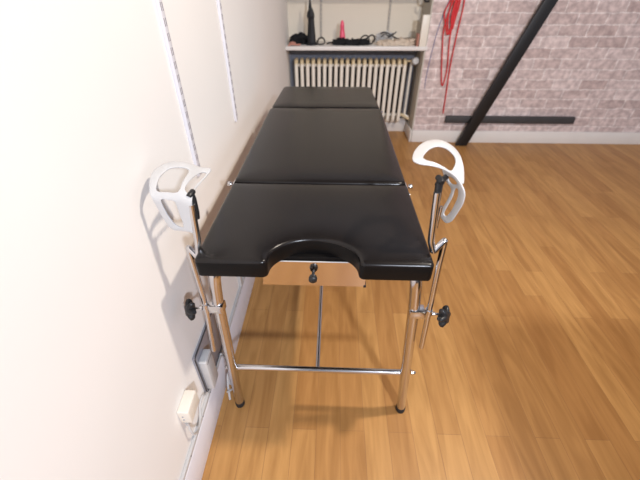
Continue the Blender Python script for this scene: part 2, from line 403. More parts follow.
# leg rest plates: vertices in metres and faces
LEFT_V=[[-0.3564,0.0587,0.9641],[-0.3579,0.0632,0.9666],[-0.3597,0.0685,0.9693],[-0.3615,0.0746,0.9718],[-0.3629,0.081,0.9741],[-0.364,0.0879,0.9762],[-0.3647,0.0953,0.9783],[-0.3651,0.1027,0.9802],[-0.3649,0.1094,0.9817],[-0.364,0.1148,0.9829],[-0.3626,0.1191,0.9838],[-0.3605,0.1231,0.9846],[-0.3574,0.1274,0.9854],[-0.3535,0.1327,0.9865],[-0.3487,0.1384,0.9875],[-0.3429,0.1435,0.9885],[-0.3359,0.1468,0.9891],[-0.3273,0.1478,0.9894],[-0.3174,0.1472,0.9894],[-0.3076,0.1468,0.9886],[-0.3,0.1497,0.9857],[-0.2935,0.1537,0.9815],[-0.2872,0.1576,0.9766],[-0.2812,0.1612,0.9716],[-0.2755,0.1647,0.9674],[-0.2698,0.1688,0.9643],[-0.2638,0.172,0.9625],[-0.258,0.1725,0.9618],[-0.254,0.17,0.9612],[-0.2527,0.1651,0.9601],[-0.2537,0.1589,0.9584],[-0.2557,0.1518,0.9567],[-0.2574,0.1447,0.9554],[-0.2588,0.1379,0.9544],[-0.2603,0.1308,0.9537],[-0.2617,0.1231,0.9532],[-0.263,0.1147,0.9527],[-0.2643,0.1052,0.9524],[-0.2651,0.0939,0.9527],[-0.2652,0.0818,0.9535],[-0.2648,0.071,0.9538],[-0.2642,0.0624,0.9532],[-0.2635,0.0555,0.9518],[-0.263,0.0501,0.9494],[-0.2632,0.0468,0.9453],[-0.264,0.0453,0.9397],[-0.2651,0.045,0.9329],[-0.2659,0.045,0.9256],[-0.2666,0.045,0.9181],[-0.267,0.045,0.9103],[-0.2672,0.045,0.9021],[-0.2671,0.045,0.8938],[-0.2671,0.045,0.8857],[-0.2667,0.045,0.877],[-0.2659,0.045,0.8677],[-0.2657,0.045,0.8597],[-0.267,0.045,0.8546],[-0.2704,0.045,0.854],[-0.2754,0.045,0.8565],[-0.2809,0.045,0.8601],[-0.2863,0.045,0.8628],[-0.2912,0.045,0.8641],[-0.2963,0.045,0.865],[-0.3013,0.045,0.8658],[-0.3064,0.045,0.8666],[-0.3116,0.045,0.8671],[-0.317,0.045,0.8673],[-0.3221,0.045,0.8681],[-0.3265,0.045,0.8704],[-0.3298,0.045,0.8743],[-0.3324,0.045,0.8793],[-0.3345,0.045,0.8854],[-0.3367,0.045,0.8925],[-0.3388,0.045,0.901],[-0.3408,0.045,0.9108],[-0.3426,0.045,0.9206],[-0.3442,0.045,0.9295],[-0.3458,0.045,0.9374],[-0.3473,0.045,0.9448],[-0.3491,0.0459,0.9509],[-0.3514,0.0485,0.9552],[-0.3532,0.051,0.9581],[-0.3544,0.0533,0.9601],[-0.3553,0.0556,0.962],[-0.3427,0.0654,0.968],[-0.3434,0.0729,0.9714],[-0.3438,0.0829,0.975],[-0.3432,0.0929,0.978],[-0.3411,0.1023,0.9804],[-0.3378,0.1111,0.9825],[-0.3333,0.1182,0.984],[-0.3275,0.1227,0.985],[-0.3204,0.1251,0.9855],[-0.3125,0.1255,0.9857],[-0.3028,0.1256,0.9854],[-0.2945,0.1284,0.9824],[-0.2892,0.1272,0.979],[-0.2872,0.1151,0.9775],[-0.2874,0.0974,0.9765],[-0.2884,0.0824,0.9745],[-0.2884,0.0704,0.9709],[-0.2891,0.0605,0.9663],[-0.2926,0.0548,0.9625],[-0.2996,0.0533,0.9612],[-0.3084,0.054,0.9616],[-0.3168,0.0548,0.9621],[-0.3244,0.0548,0.9619],[-0.3314,0.0549,0.9618],[-0.3369,0.0558,0.9624],[-0.3401,0.0577,0.9637],[-0.3418,0.0607,0.9656],[-0.2704,0.1452,0.9628],[-0.2669,0.1512,0.9609],[-0.2629,0.1538,0.9592],[-0.2604,0.1524,0.958],[-0.2605,0.1471,0.957],[-0.2623,0.1384,0.9563],[-0.2641,0.1281,0.956],[-0.266,0.1161,0.9562],[-0.268,0.1026,0.9567],[-0.2692,0.0899,0.9571],[-0.2686,0.0774,0.9566],[-0.2677,0.0661,0.9556],[-0.2685,0.0595,0.9553],[-0.2719,0.0579,0.9571],[-0.2764,0.0591,0.9606],[-0.2794,0.0619,0.9637],[-0.2802,0.0664,0.9657],[-0.2799,0.073,0.9672],[-0.2793,0.0806,0.9682],[-0.2786,0.0891,0.9687],[-0.2778,0.099,0.9686],[-0.2767,0.1099,0.9678],[-0.2752,0.1224,0.9664],[-0.273,0.1353,0.9645],[-0.3301,0.045,0.9476],[-0.3265,0.0454,0.9497],[-0.3205,0.0452,0.9491],[-0.3146,0.045,0.9479],[-0.3094,0.045,0.9476],[-0.3042,0.045,0.9466],[-0.3005,0.045,0.9432],[-0.2991,0.045,0.9358],[-0.299,0.045,0.9257],[-0.2989,0.045,0.9148],[-0.2975,0.045,0.9018],[-0.2961,0.045,0.8879],[-0.2966,0.045,0.8781],[-0.3007,0.045,0.8754],[-0.3068,0.045,0.8771],[-0.3122,0.045,0.8806],[-0.3159,0.045,0.8852],[-0.3188,0.045,0.8915],[-0.3213,0.045,0.8982],[-0.3236,0.045,0.9048],[-0.3254,0.045,0.9117],[-0.3269,0.045,0.9195],[-0.3289,0.045,0.9295],[-0.3305,0.045,0.9402],[-0.3611,0.0969,0.9788],[-0.3574,0.0861,0.9758],[-0.3542,0.0762,0.9725],[-0.3515,0.0672,0.9688],[-0.3494,0.0593,0.9645],[-0.3481,0.0526,0.9597],[-0.3476,0.0476,0.9539],[-0.3572,0.1086,0.9816],[-0.3532,0.0969,0.9789],[-0.3495,0.0861,0.9759],[-0.3403,0.0526,0.9598],[-0.3399,0.0476,0.9541],[-0.341,0.045,0.9468],[-0.3535,0.1209,0.9843],[-0.3492,0.1086,0.9817],[-0.3322,0.0476,0.9542],[-0.3358,0.045,0.9381],[-0.3384,0.045,0.929],[-0.3499,0.1341,0.9868],[-0.3454,0.1209,0.9844],[-0.3411,0.1086,0.9819],[-0.3244,0.0476,0.9544],[-0.3331,0.045,0.92],[-0.3357,0.045,0.9107],[-0.3417,0.1341,0.9869],[-0.3167,0.0476,0.9545],[-0.3303,0.045,0.9014],[-0.333,0.045,0.8919],[-0.3335,0.1341,0.987],[-0.309,0.0476,0.9546],[-0.3249,0.045,0.892],[-0.3275,0.045,0.8823],[-0.3253,0.1341,0.9871],[-0.3013,0.0476,0.9548],[-0.3219,0.045,0.8726],[-0.3171,0.1341,0.9872],[-0.2936,0.0476,0.9549],[-0.2945,0.045,0.9477],[-0.3137,0.045,0.8728],[-0.309,0.1341,0.9873],[-0.2863,0.0527,0.9607],[-0.2859,0.0476,0.9551],[-0.2868,0.045,0.9478],[-0.289,0.045,0.939],[-0.2913,0.045,0.9299],[-0.2936,0.045,0.9208],[-0.2959,0.045,0.9115],[-0.3055,0.045,0.873],[-0.302,0.1367,0.9862],[-0.2878,0.0887,0.9755],[-0.2851,0.0788,0.9722],[-0.2828,0.0698,0.9685],[-0.2795,0.0543,0.9599],[-0.2787,0.0485,0.9546],[-0.2793,0.0454,0.9477],[-0.2813,0.045,0.9391],[-0.2835,0.045,0.9301],[-0.2857,0.045,0.921],[-0.288,0.045,0.9117],[-0.2902,0.045,0.9023],[-0.2926,0.045,0.8927],[-0.2949,0.045,0.883],[-0.2973,0.045,0.8732],[-0.2963,0.1422,0.9836],[-0.2854,0.1051,0.9758],[-0.2825,0.0943,0.9727],[-0.272,0.0506,0.9535],[-0.272,0.0462,0.9474],[-0.2736,0.0451,0.9392],[-0.2756,0.045,0.9303],[-0.2778,0.045,0.9211],[-0.28,0.045,0.9119],[-0.2823,0.045,0.9025],[-0.2845,0.045,0.8929],[-0.2868,0.045,0.8832],[-0.2892,0.045,0.8734],[-0.2876,0.1366,0.9776],[-0.2841,0.1242,0.9749],[-0.2808,0.1126,0.972],[-0.27,0.045,0.9213],[-0.2721,0.045,0.912],[-0.2743,0.045,0.9026],[-0.2765,0.045,0.8931],[-0.2787,0.045,0.8834],[-0.281,0.045,0.8736],[-0.2831,0.1452,0.9735],[-0.2796,0.1328,0.9708],[-0.2728,0.045,0.8738],[-0.2751,0.045,0.8638],[-0.2784,0.1538,0.9694],[-0.2751,0.1414,0.9665],[-0.267,0.109,0.9564]]
LEFT_F=[(7,159,6),(159,160,6),(5,6,160),(5,160,4),(10,166,9),(8,9,166),(166,167,8),(164,163,169),(165,164,169),(169,170,165),(171,77,78),(159,7,8),(8,167,159),(160,159,167),(167,168,160),(168,161,160),(4,160,161),(3,4,161),(161,162,3),(2,3,162),(1,2,162),(162,163,1),(0,1,163),(83,0,163),(163,164,83),(82,83,164),(81,82,164),(80,81,164),(164,165,80),(79,80,165),(165,170,79),(170,171,79),(171,78,79),(12,172,11),(175,176,76),(176,75,76),(177,178,13),(106,180,107),(181,182,74),(182,73,74),(172,12,13),(13,178,172),(173,172,178),(178,179,173),(179,88,173),(88,87,173),(107,180,174),(180,136,174),(136,135,174),(135,158,175),(176,175,158),(75,176,181),(181,74,75),(166,10,11),(11,172,166),(172,173,166),(167,166,173),(173,87,167),(168,167,87),(87,86,168),(86,85,168),(161,168,85),(162,161,85),(85,84,162),(84,110,162),(163,162,110),(110,109,163),(169,163,109),(109,108,169),(108,107,169),(107,174,169),(170,169,174),(171,170,174),(174,135,171),(135,175,171),(77,171,175),(175,76,77),(183,14,15),(185,186,72),(186,71,72),(69,70,190),(138,188,139),(153,152,189),(190,189,152),(16,187,15),(183,15,187),(90,183,187),(187,91,90),(104,188,105),(184,105,188),(188,138,184),(137,184,138),(185,155,154),(154,153,185),(153,189,185),(186,185,189),(71,186,189),(189,190,71),(190,70,71),(142,141,196),(191,17,194),(92,191,194),(192,103,195),(195,196,192),(193,151,150),(150,197,193),(197,66,193),(67,193,66),(102,101,199),(203,204,143),(144,143,204),(204,205,144),(194,17,18),(18,198,194),(198,93,194),(92,194,93),(195,103,102),(102,199,195),(199,200,195),(196,195,200),(200,201,196),(201,202,196),(142,196,202),(202,203,142),(203,143,142),(197,150,149),(66,197,65),(17,191,16),(187,16,191),(91,187,191),(191,92,91),(103,192,104),(188,104,192),(139,188,192),(140,139,192),(192,196,140),(196,141,140),(190,152,151),(151,193,190),(69,190,193),(68,69,193),(193,67,68),(177,13,14),(14,183,177),(178,177,183),(183,90,178),(90,89,178),(179,178,89),(88,179,89),(105,184,106),(180,106,184),(184,137,180),(136,180,137),(176,158,157),(181,176,157),(157,156,181),(182,181,156),(156,155,182),(155,185,182),(73,182,185),(185,72,73),(64,206,148),(208,209,99),(100,99,209),(209,210,100),(64,148,63),(210,209,128),(128,127,210),(217,218,145),(218,219,145),(146,145,219),(219,220,146),(146,220,147),(148,147,221),(63,148,221),(221,62,63),(61,234,60),(235,236,96),(97,96,236),(236,237,97),(222,20,21),(21,235,222),(235,96,222),(95,222,96),(97,237,223),(224,223,237),(237,131,224),(131,130,224),(124,123,225),(229,228,238),(230,229,238),(238,239,230),(231,230,239),(239,240,231),(232,231,240),(207,19,20),(20,222,207),(222,95,207),(94,207,95),(97,223,98),(223,224,98),(208,98,224),(209,208,224),(224,130,209),(130,129,209),(128,209,129),(211,126,125),(125,124,211),(124,225,211),(212,211,225),(213,212,225),(225,226,213),(214,213,226),(226,227,214),(215,214,227),(227,228,215),(216,215,228),(228,229,216),(217,216,229),(229,230,217),(218,217,230),(230,231,218),(219,218,231),(231,232,219),(220,219,232),(232,233,220),(147,220,233),(233,234,147),(221,147,234),(62,221,234),(234,61,62),(52,53,246),(120,39,121),(39,40,121),(122,121,40),(41,122,40),(50,51,241),(242,241,51),(51,52,242),(52,246,242),(243,242,246),(246,247,243),(59,243,247),(247,58,59),(248,23,24),(24,111,248),(249,248,111),(134,249,111),(118,36,250),(36,37,250),(55,56,57),(112,25,113),(115,33,116),(33,34,116),(32,114,31),(28,29,27),(30,27,29),(27,30,26),(31,114,30),(113,25,26),(26,30,113),(30,114,113),(114,32,115),(33,115,32),(25,112,24),(111,24,112),(116,34,117),(34,35,117),(118,117,35),(36,118,35),(244,22,23),(23,248,244),(245,244,248),(248,249,245),(249,134,245),(133,245,134),(118,250,119),(250,37,119),(37,38,119),(120,119,38),(39,120,38),(246,53,54),(247,246,54),(54,55,247),(58,247,55),(55,57,58),(235,21,22),(22,244,235),(236,235,244),(244,245,236),(237,236,245),(245,133,237),(133,132,237),(131,237,132),(122,41,123),(41,42,123),(225,123,42),(42,43,225),(226,225,43),(43,44,226),(227,226,44),(44,45,227),(45,46,227),(228,227,46),(46,47,228),(238,228,47),(47,48,238),(239,238,48),(48,49,239),(240,239,49),(49,50,240),(50,241,240),(232,240,241),(233,232,241),(241,242,233),(234,233,242),(242,243,234),(60,234,243),(243,59,60),(198,18,19),(19,207,198),(207,94,198),(93,198,94),(208,99,98),(100,210,101),(210,127,101),(127,126,101),(199,101,126),(126,211,199),(200,199,211),(211,212,200),(201,200,212),(212,213,201),(202,201,213),(213,214,202),(203,202,214),(214,215,203),(204,203,215),(215,216,204),(205,204,216),(216,217,205),(217,145,205),(144,205,145),(148,206,149),(197,149,206),(65,197,206),(206,64,65)]
UPPER_V=[[0.2021,0.0728,1.035],[0.203,0.0812,1.035],[0.2053,0.0914,1.035],[0.2085,0.1024,1.035],[0.2122,0.113,1.035],[0.2164,0.123,1.035],[0.2214,0.1332,1.035],[0.2267,0.1429,1.035],[0.2321,0.1515,1.035],[0.2376,0.1589,1.035],[0.2432,0.1654,1.035],[0.2489,0.1709,1.035],[0.2546,0.1753,1.035],[0.2602,0.1786,1.035],[0.2657,0.181,1.035],[0.2711,0.1821,1.035],[0.2762,0.1818,1.035],[0.2809,0.1801,1.035],[0.2856,0.1779,1.0347],[0.2909,0.1776,1.0331],[0.2966,0.1785,1.0306],[0.3023,0.1799,1.0276],[0.308,0.1809,1.0241],[0.3133,0.1811,1.0206],[0.3179,0.1797,1.0173],[0.3216,0.1767,1.0143],[0.3245,0.1719,1.0118],[0.3264,0.1652,1.0097],[0.3272,0.1567,1.0081],[0.3269,0.1467,1.0071],[0.3258,0.1358,1.0062],[0.3262,0.1293,1.0031],[0.3278,0.1265,0.998],[0.3289,0.1227,0.9927],[0.3271,0.1118,0.9902],[0.3232,0.0969,0.9902],[0.3199,0.0847,0.9901],[0.317,0.0748,0.9901],[0.3144,0.0662,0.9902],[0.312,0.0601,0.9903],[0.3098,0.0571,0.9905],[0.3076,0.0581,0.9913],[0.3052,0.0617,0.9927],[0.3024,0.0657,0.9948],[0.299,0.0681,0.9972],[0.2953,0.0691,0.9999],[0.2915,0.0697,1.0028],[0.2871,0.0696,1.0059],[0.282,0.0683,1.0094],[0.2759,0.0662,1.0132],[0.2692,0.0632,1.0173],[0.2626,0.0606,1.0208],[0.2569,0.0602,1.0231],[0.2519,0.061,1.0244],[0.2468,0.0614,1.0255],[0.2417,0.0616,1.0265],[0.2364,0.0618,1.0275],[0.2307,0.062,1.0284],[0.2247,0.0621,1.0292],[0.219,0.0623,1.03],[0.214,0.0627,1.0311],[0.2097,0.0636,1.0323],[0.206,0.065,1.0335],[0.2032,0.0676,1.0345],[0.2258,0.0856,1.035],[0.2291,0.0949,1.035],[0.2346,0.1062,1.035],[0.2403,0.1164,1.035],[0.2451,0.1241,1.035],[0.25,0.1304,1.035],[0.2549,0.1355,1.035],[0.2599,0.1398,1.035],[0.2649,0.1429,1.035],[0.2698,0.1442,1.035],[0.2746,0.1433,1.035],[0.2799,0.1429,1.034],[0.2855,0.1439,1.0319],[0.2911,0.1449,1.029],[0.2963,0.1453,1.0258],[0.3007,0.1442,1.0227],[0.304,0.141,1.0198],[0.3062,0.1357,1.0173],[0.3069,0.1288,1.0156],[0.3064,0.1211,1.0145],[0.3054,0.1142,1.013],[0.3037,0.1087,1.0108],[0.2999,0.1015,1.0079],[0.2937,0.0907,1.0066],[0.2858,0.0787,1.0089],[0.2786,0.0727,1.0132],[0.271,0.0688,1.0194],[0.2635,0.0648,1.0254],[0.2571,0.0631,1.0292],[0.2515,0.0642,1.0317],[0.2462,0.0659,1.0333],[0.2408,0.0676,1.0342],[0.2354,0.0691,1.0346],[0.231,0.0714,1.0349],[0.2279,0.075,1.035],[0.2258,0.0794,1.035],[0.214,0.1031,1.035],[0.2109,0.0855,1.035],[0.208,0.0691,1.0347],[0.2248,0.1216,1.035],[0.2214,0.1033,1.035],[0.218,0.0857,1.035],[0.215,0.0693,1.0347],[0.236,0.1408,1.035],[0.2323,0.1218,1.035],[0.2287,0.1035,1.035],[0.2221,0.0695,1.0347],[0.2476,0.1609,1.035],[0.2436,0.141,1.035],[0.2554,0.1611,1.035],[0.2512,0.1413,1.035],[0.2632,0.1613,1.035],[0.2426,0.0631,1.0304],[0.2709,0.1615,1.035],[0.2787,0.1618,1.035],[0.2879,0.1664,1.0332],[0.2943,0.1571,1.029],[0.315,0.1667,1.0169],[0.2982,0.0909,1.002],[0.3174,0.1419,1.0112],[0.3126,0.1241,1.0109],[0.3113,0.1158,1.0065],[0.3117,0.112,1.0002],[0.3102,0.103,0.9963],[0.3057,0.0866,0.9962],[0.3225,0.1253,1.0022],[0.3229,0.1212,0.9959],[0.3213,0.112,0.992],[0.3166,0.0954,0.9919],[0.312,0.0792,0.9919]]
UPPER_F=[(7,103,6),(6,103,5),(103,100,5),(4,5,100),(3,4,100),(2,3,100),(100,101,2),(1,2,101),(0,1,101),(101,102,0),(63,0,102),(62,63,102),(102,61,62),(9,107,8),(64,99,110),(66,65,109),(64,109,65),(110,99,98),(98,58,110),(107,9,10),(66,109,108),(104,108,109),(105,104,109),(109,64,105),(64,110,105),(106,105,110),(59,106,110),(110,58,59),(8,107,7),(103,7,107),(107,108,103),(108,104,103),(100,103,104),(101,100,104),(104,105,101),(102,101,105),(105,106,102),(61,102,106),(60,61,106),(106,59,60),(111,11,12),(67,112,68),(70,69,114),(56,96,95),(13,113,12),(111,12,113),(112,111,113),(113,114,112),(68,112,114),(114,69,68),(57,97,96),(96,56,57),(71,115,72),(94,54,116),(55,116,54),(118,74,73),(117,16,17),(17,118,117),(118,73,117),(16,117,15),(115,15,117),(72,115,117),(117,73,72),(54,94,93),(93,53,54),(15,115,14),(13,14,115),(113,13,115),(114,113,115),(70,114,115),(115,71,70),(94,116,95),(56,95,116),(116,55,56),(11,111,10),(107,10,111),(111,112,107),(108,107,112),(112,67,108),(66,108,67),(58,98,97),(97,57,58),(19,119,18),(119,76,75),(21,120,20),(50,90,89),(89,49,50),(119,19,20),(20,120,119),(76,119,120),(120,77,76),(51,91,90),(90,50,51),(48,88,47),(78,23,24),(79,78,24),(24,121,79),(121,80,79),(86,122,87),(88,87,122),(47,88,122),(122,46,47),(120,21,22),(22,23,120),(23,78,120),(77,120,78),(49,89,88),(88,48,49),(123,124,83),(84,83,124),(27,28,123),(28,29,123),(124,123,29),(84,124,125),(85,84,125),(30,31,129),(129,31,32),(130,129,32),(32,33,130),(131,130,33),(33,34,131),(132,131,34),(34,35,132),(133,132,35),(35,36,133),(36,37,133),(38,39,41),(39,40,41),(124,29,30),(30,129,124),(125,124,129),(126,125,129),(129,130,126),(127,126,130),(130,131,127),(128,127,131),(131,132,128),(132,133,128),(44,128,133),(43,44,133),(42,43,133),(133,37,42),(37,38,42),(38,41,42),(121,24,25),(25,26,121),(80,121,26),(81,80,26),(26,27,81),(27,123,81),(82,81,123),(123,83,82),(85,125,86),(125,126,86),(122,86,126),(126,127,122),(127,128,122),(46,122,128),(45,46,128),(128,44,45),(118,17,18),(18,119,118),(119,75,118),(74,118,75),(53,93,92),(52,53,92),(92,91,52),(91,51,52)]
LOWER_V=[[0.2761,0.0975,1.003],[0.2775,0.0946,1.0043],[0.2801,0.0901,1.0049],[0.2831,0.0849,1.0049],[0.286,0.08,1.0048],[0.2886,0.0755,1.0047],[0.2912,0.0709,1.0044],[0.2938,0.0665,1.0037],[0.2963,0.0625,1.0024],[0.2986,0.0589,1.0005],[0.301,0.0556,0.9981],[0.3032,0.0527,0.9952],[0.3054,0.05,0.992],[0.3075,0.0475,0.9885],[0.3097,0.0452,0.9847],[0.3117,0.0434,0.9804],[0.3134,0.0425,0.9754],[0.3147,0.0426,0.9696],[0.3158,0.0436,0.9631],[0.3167,0.0453,0.956],[0.3173,0.0475,0.9484],[0.3176,0.0506,0.9401],[0.3175,0.0545,0.931],[0.3173,0.0587,0.9219],[0.317,0.0625,0.9134],[0.3168,0.0658,0.9057],[0.3165,0.0689,0.8985],[0.3161,0.0719,0.8919],[0.3155,0.075,0.8862],[0.3145,0.0782,0.8813],[0.3133,0.0814,0.8772],[0.3119,0.0846,0.874],[0.3104,0.0875,0.8719],[0.3087,0.0903,0.8709],[0.3069,0.0929,0.8709],[0.305,0.0953,0.8719],[0.3032,0.0975,0.8734],[0.3013,0.0997,0.8754],[0.2992,0.1018,0.8781],[0.2974,0.1033,0.8815],[0.2962,0.1038,0.886],[0.2958,0.1027,0.8918],[0.2958,0.1005,0.8987],[0.2961,0.0978,0.9061],[0.2964,0.095,0.9136],[0.2968,0.092,0.9213],[0.2972,0.0886,0.9294],[0.2976,0.0853,0.9373],[0.2978,0.0825,0.9446],[0.2978,0.0801,0.9513],[0.2977,0.0779,0.9576],[0.2973,0.0764,0.9632],[0.2963,0.0763,0.968],[0.2946,0.0779,0.9715],[0.2921,0.0811,0.974],[0.2895,0.0846,0.9762],[0.2873,0.0875,0.9786],[0.2855,0.0895,0.9813],[0.284,0.0911,0.984],[0.2825,0.0925,0.9867],[0.2812,0.0938,0.9896],[0.2795,0.0954,0.9931],[0.2776,0.0971,0.9969],[0.2762,0.0981,1.0004],[0.286,0.0837,0.9948],[0.2874,0.0809,0.996],[0.2898,0.0766,0.9963],[0.2922,0.0725,0.996],[0.2945,0.0687,0.9952],[0.2969,0.065,0.9938],[0.2987,0.0625,0.9921],[0.2996,0.0617,0.9901],[0.2998,0.0622,0.9878],[0.2995,0.0637,0.9856],[0.2982,0.0669,0.9835],[0.2962,0.0712,0.9816],[0.2942,0.075,0.9807],[0.2924,0.078,0.9812],[0.2905,0.0806,0.9827],[0.2889,0.0825,0.9849],[0.2874,0.0838,0.9881],[0.2862,0.0845,0.992],[0.3006,0.0663,0.9748],[0.3015,0.0634,0.9778],[0.3029,0.0606,0.9784],[0.3043,0.0587,0.9767],[0.3057,0.0582,0.9723],[0.307,0.0586,0.9657],[0.308,0.06,0.958],[0.3086,0.0627,0.949],[0.3088,0.0663,0.9389],[0.3088,0.07,0.9293],[0.3087,0.0733,0.9208],[0.3084,0.0767,0.913],[0.3079,0.08,0.9059],[0.3071,0.0835,0.8991],[0.306,0.087,0.8933],[0.3048,0.09,0.8897],[0.3033,0.0926,0.8889],[0.3016,0.0946,0.8905],[0.3004,0.095,0.8946],[0.3004,0.0928,0.9019],[0.3009,0.089,0.9114],[0.3013,0.085,0.9212],[0.3016,0.0812,0.9307],[0.3019,0.0773,0.9405],[0.3019,0.0737,0.9498],[0.3014,0.071,0.9593],[0.3007,0.0686,0.9684],[0.3037,0.095,0.8794],[0.2833,0.0863,1.0005],[0.3083,0.0863,0.8853],[0.3106,0.0775,0.9008],[0.3127,0.0775,0.8913],[0.2987,0.0687,0.977],[0.3106,0.0687,0.925],[0.3126,0.0687,0.9159],[0.3124,0.06,0.9394],[0.3145,0.06,0.9306],[0.308,0.0513,0.9786],[0.3099,0.0513,0.9703],[0.312,0.0513,0.9619],[0.314,0.0513,0.9535]]
LOWER_F=[(41,42,100),(40,41,100),(109,98,97),(63,0,1),(62,63,1),(1,2,62),(43,44,102),(102,101,43),(42,43,101),(100,42,101),(40,100,99),(39,40,99),(38,39,99),(99,98,38),(98,109,38),(37,38,109),(36,37,109),(35,36,109),(32,111,31),(110,3,4),(64,110,4),(4,65,64),(79,78,56),(55,56,78),(78,77,55),(77,54,55),(46,47,104),(103,46,104),(94,112,95),(96,95,112),(112,113,96),(111,96,113),(113,29,111),(29,30,111),(31,111,30),(3,110,2),(62,2,110),(61,62,110),(60,61,110),(110,64,60),(64,81,60),(59,60,81),(58,59,81),(81,80,58),(57,58,80),(80,79,57),(79,56,57),(46,103,45),(44,45,103),(102,44,103),(96,111,97),(109,97,111),(35,109,111),(34,35,111),(33,34,111),(111,32,33),(66,5,6),(6,67,66),(73,83,74),(114,74,83),(83,82,114),(67,6,7),(7,68,67),(74,114,75),(114,82,52),(82,108,52),(51,52,108),(107,51,108),(91,115,92),(115,116,92),(93,92,116),(9,10,70),(71,70,10),(13,14,119),(14,15,119),(120,119,15),(15,16,120),(16,17,120),(121,120,17),(17,18,121),(122,121,18),(18,19,122),(19,20,122),(71,10,11),(72,71,11),(11,12,72),(84,72,12),(12,13,84),(85,84,13),(13,119,85),(86,85,119),(119,120,86),(87,86,120),(120,121,87),(88,87,121),(122,20,117),(20,21,117),(118,117,21),(21,22,118),(23,118,22),(68,7,8),(69,68,8),(8,9,69),(9,70,69),(72,84,73),(83,73,84),(88,121,89),(121,122,89),(122,117,89),(90,89,117),(91,90,117),(117,118,91),(115,91,118),(116,115,118),(118,23,116),(23,24,116),(25,116,24),(65,4,5),(5,66,65),(54,77,76),(53,54,76),(76,75,53),(75,114,53),(114,52,53),(51,107,50),(49,50,107),(107,106,49),(48,49,106),(106,105,48),(47,48,105),(104,47,105),(93,116,94),(112,94,116),(116,25,112),(25,26,112),(113,112,26),(26,27,113),(27,28,113),(29,113,28)]

# ------------------------------------------------------------------ leg rests
def plate_obj(name, V, F, parent, th=.0035):
    bm = B(); vs = [bm.verts.new(v) for v in V]
    for f in F:
        try: bm.faces.new([vs[i] for i in f])
        except ValueError: pass
    for v in list(bm.verts):
        if not v.link_faces: bm.verts.remove(v)
    for _ in range(2): bmesh.ops.smooth_vert(bm, verts=[v for v in bm.verts if not v.is_boundary], factor=.5, use_axis_x=True, use_axis_y=True, use_axis_z=True)
    bmesh.ops.recalc_face_normals(bm, faces=bm.faces)
    o = obj(name, bm, 'plastic', parent)
    md = o.modifiers.new('thickness', 'SOLIDIFY'); md.thickness = th; md.offset = 0
    bv = o.modifiers.new('edge', 'BEVEL'); bv.width = .0012; bv.segments = 2; bv.limit_method = 'ANGLE'; bv.angle_limit = math.radians(50)
    return o
lr = thing('leg_rest', 'white slotted leg rest on a bent chrome rod, at the wall side of the couch', 'leg rest', (-.32, .05, .40), 'leg rests of the couch')
lr2 = thing('leg_rest', 'white slotted leg rest on a bent chrome rod, on the open side of the couch', 'leg rest', (.316, .05, .447), 'leg rests of the couch')
obj('rod', tube(B(), round_path([(-.320, .05, .401), (-.304, .05, .60), (-.304, .05, .814), (-.279, .038, .792), (-.2735, .045, .84), (-.268, .05, .935)], .006, 4), .0076, 14), 'chrome', lr)
obj('rod', tube(B(), round_path([(.3165, .05, .447), (.303, .05, .774), (.3015, .05, .851), (.277, .040, .822), (.268, .045, .85), (.259, .05, .975)], .006, 4), .0076, 14), 'chrome', lr2)
def pivot(c0, c1, par, s):
    a, b = Vector(c0), Vector(c1)
    fk = obj('pivot_fork', tube(B(), [a, a.lerp(b, .25), a.lerp(b, .8), b], [.008, .0098, .0098, .008], 14, flat=.75), 'black', par)
    bm = lathe(B(), [(.0055, -.011), (.0065, -.009), (.0065, .007), (.0055, .010)], b, (.25*s, -1, -.2), 16)
    obj('pivot_bolt', bm, 'black', fk)
    bm = tube(B(), [a+Vector((s*.012, 0, .01)), a+Vector((s*.012, 0, -.045))], .0035, 10)
    obj('locking_strap', bm, 'chrome', fk)
pivot((.2625, .05, .93), (.2605, .055, 1.000), lr2, 1)
obj('pivot_arm', tube(B(), [(.259, .052, .990), (.270, .070, .992), (.284, .090, .990)], [.0085, .007, .006], 12), 'black', lr2)
pivot((-.266, .052, .895), (-.268, .06, .955), lr, -1)
plate_obj('leg_support', LEFT_V, LEFT_F, lr)
pu = plate_obj('leg_support', UPPER_V+LOWER_V, UPPER_F+[tuple(i+len(UPPER_V) for i in f) for f in LOWER_F], lr2)

# ------------------------------------------------------------------ left wall fittings
def wall_rail(name_, y, z0, z1, label):
    bm = box(B(), XW, XW+.010, y-.011, y+.011, z0, z1, .001)
    z = z0+.02
    while z < z1-.03:
        for dy in (-.0045, .0045):
            box(bm, XW+.0098, XW+.0104, y+dy-.0018, y+dy+.0018, z, z+.018, mi=1)
        z += .032
    o = obj(name_, bm, 'rail', mats=['rail', 'slot']); return tag(o, label, 'shelf rail', 'slotted shelf rails on the walls')
M['slot'] = mat('slot_shadow', (.30, .28, .30), .8)
wall_rail('shelf_rail', .393, .83, 2.3, 'white slotted shelf rail on the left wall, nearer the camera, above the leg rest')
wall_rail('shelf_rail', .908, .83, 2.3, 'white slotted shelf rail on the left wall, beside the middle of the couch')
for x, lb in ((-.088, 'slotted shelf rail on the niche back wall, between the tower figure and the pink wand'), (.518, 'slotted shelf rail on the niche back wall, above the white crumpled bag')):
    bm = box(B(), x-.010, x+.010, YN-.009, YN, .86, 2.3, .001); z = .88
    while z < 2.27:
        box(bm, x-.003, x+.003, YN-.0096, YN-.0088, z, z+.018, mi=1); z += .032
    tag(obj('shelf_rail', bm, 'niche', mats=['railgrey', 'slot']), lb, 'shelf rail', 'slotted shelf rails on the walls')

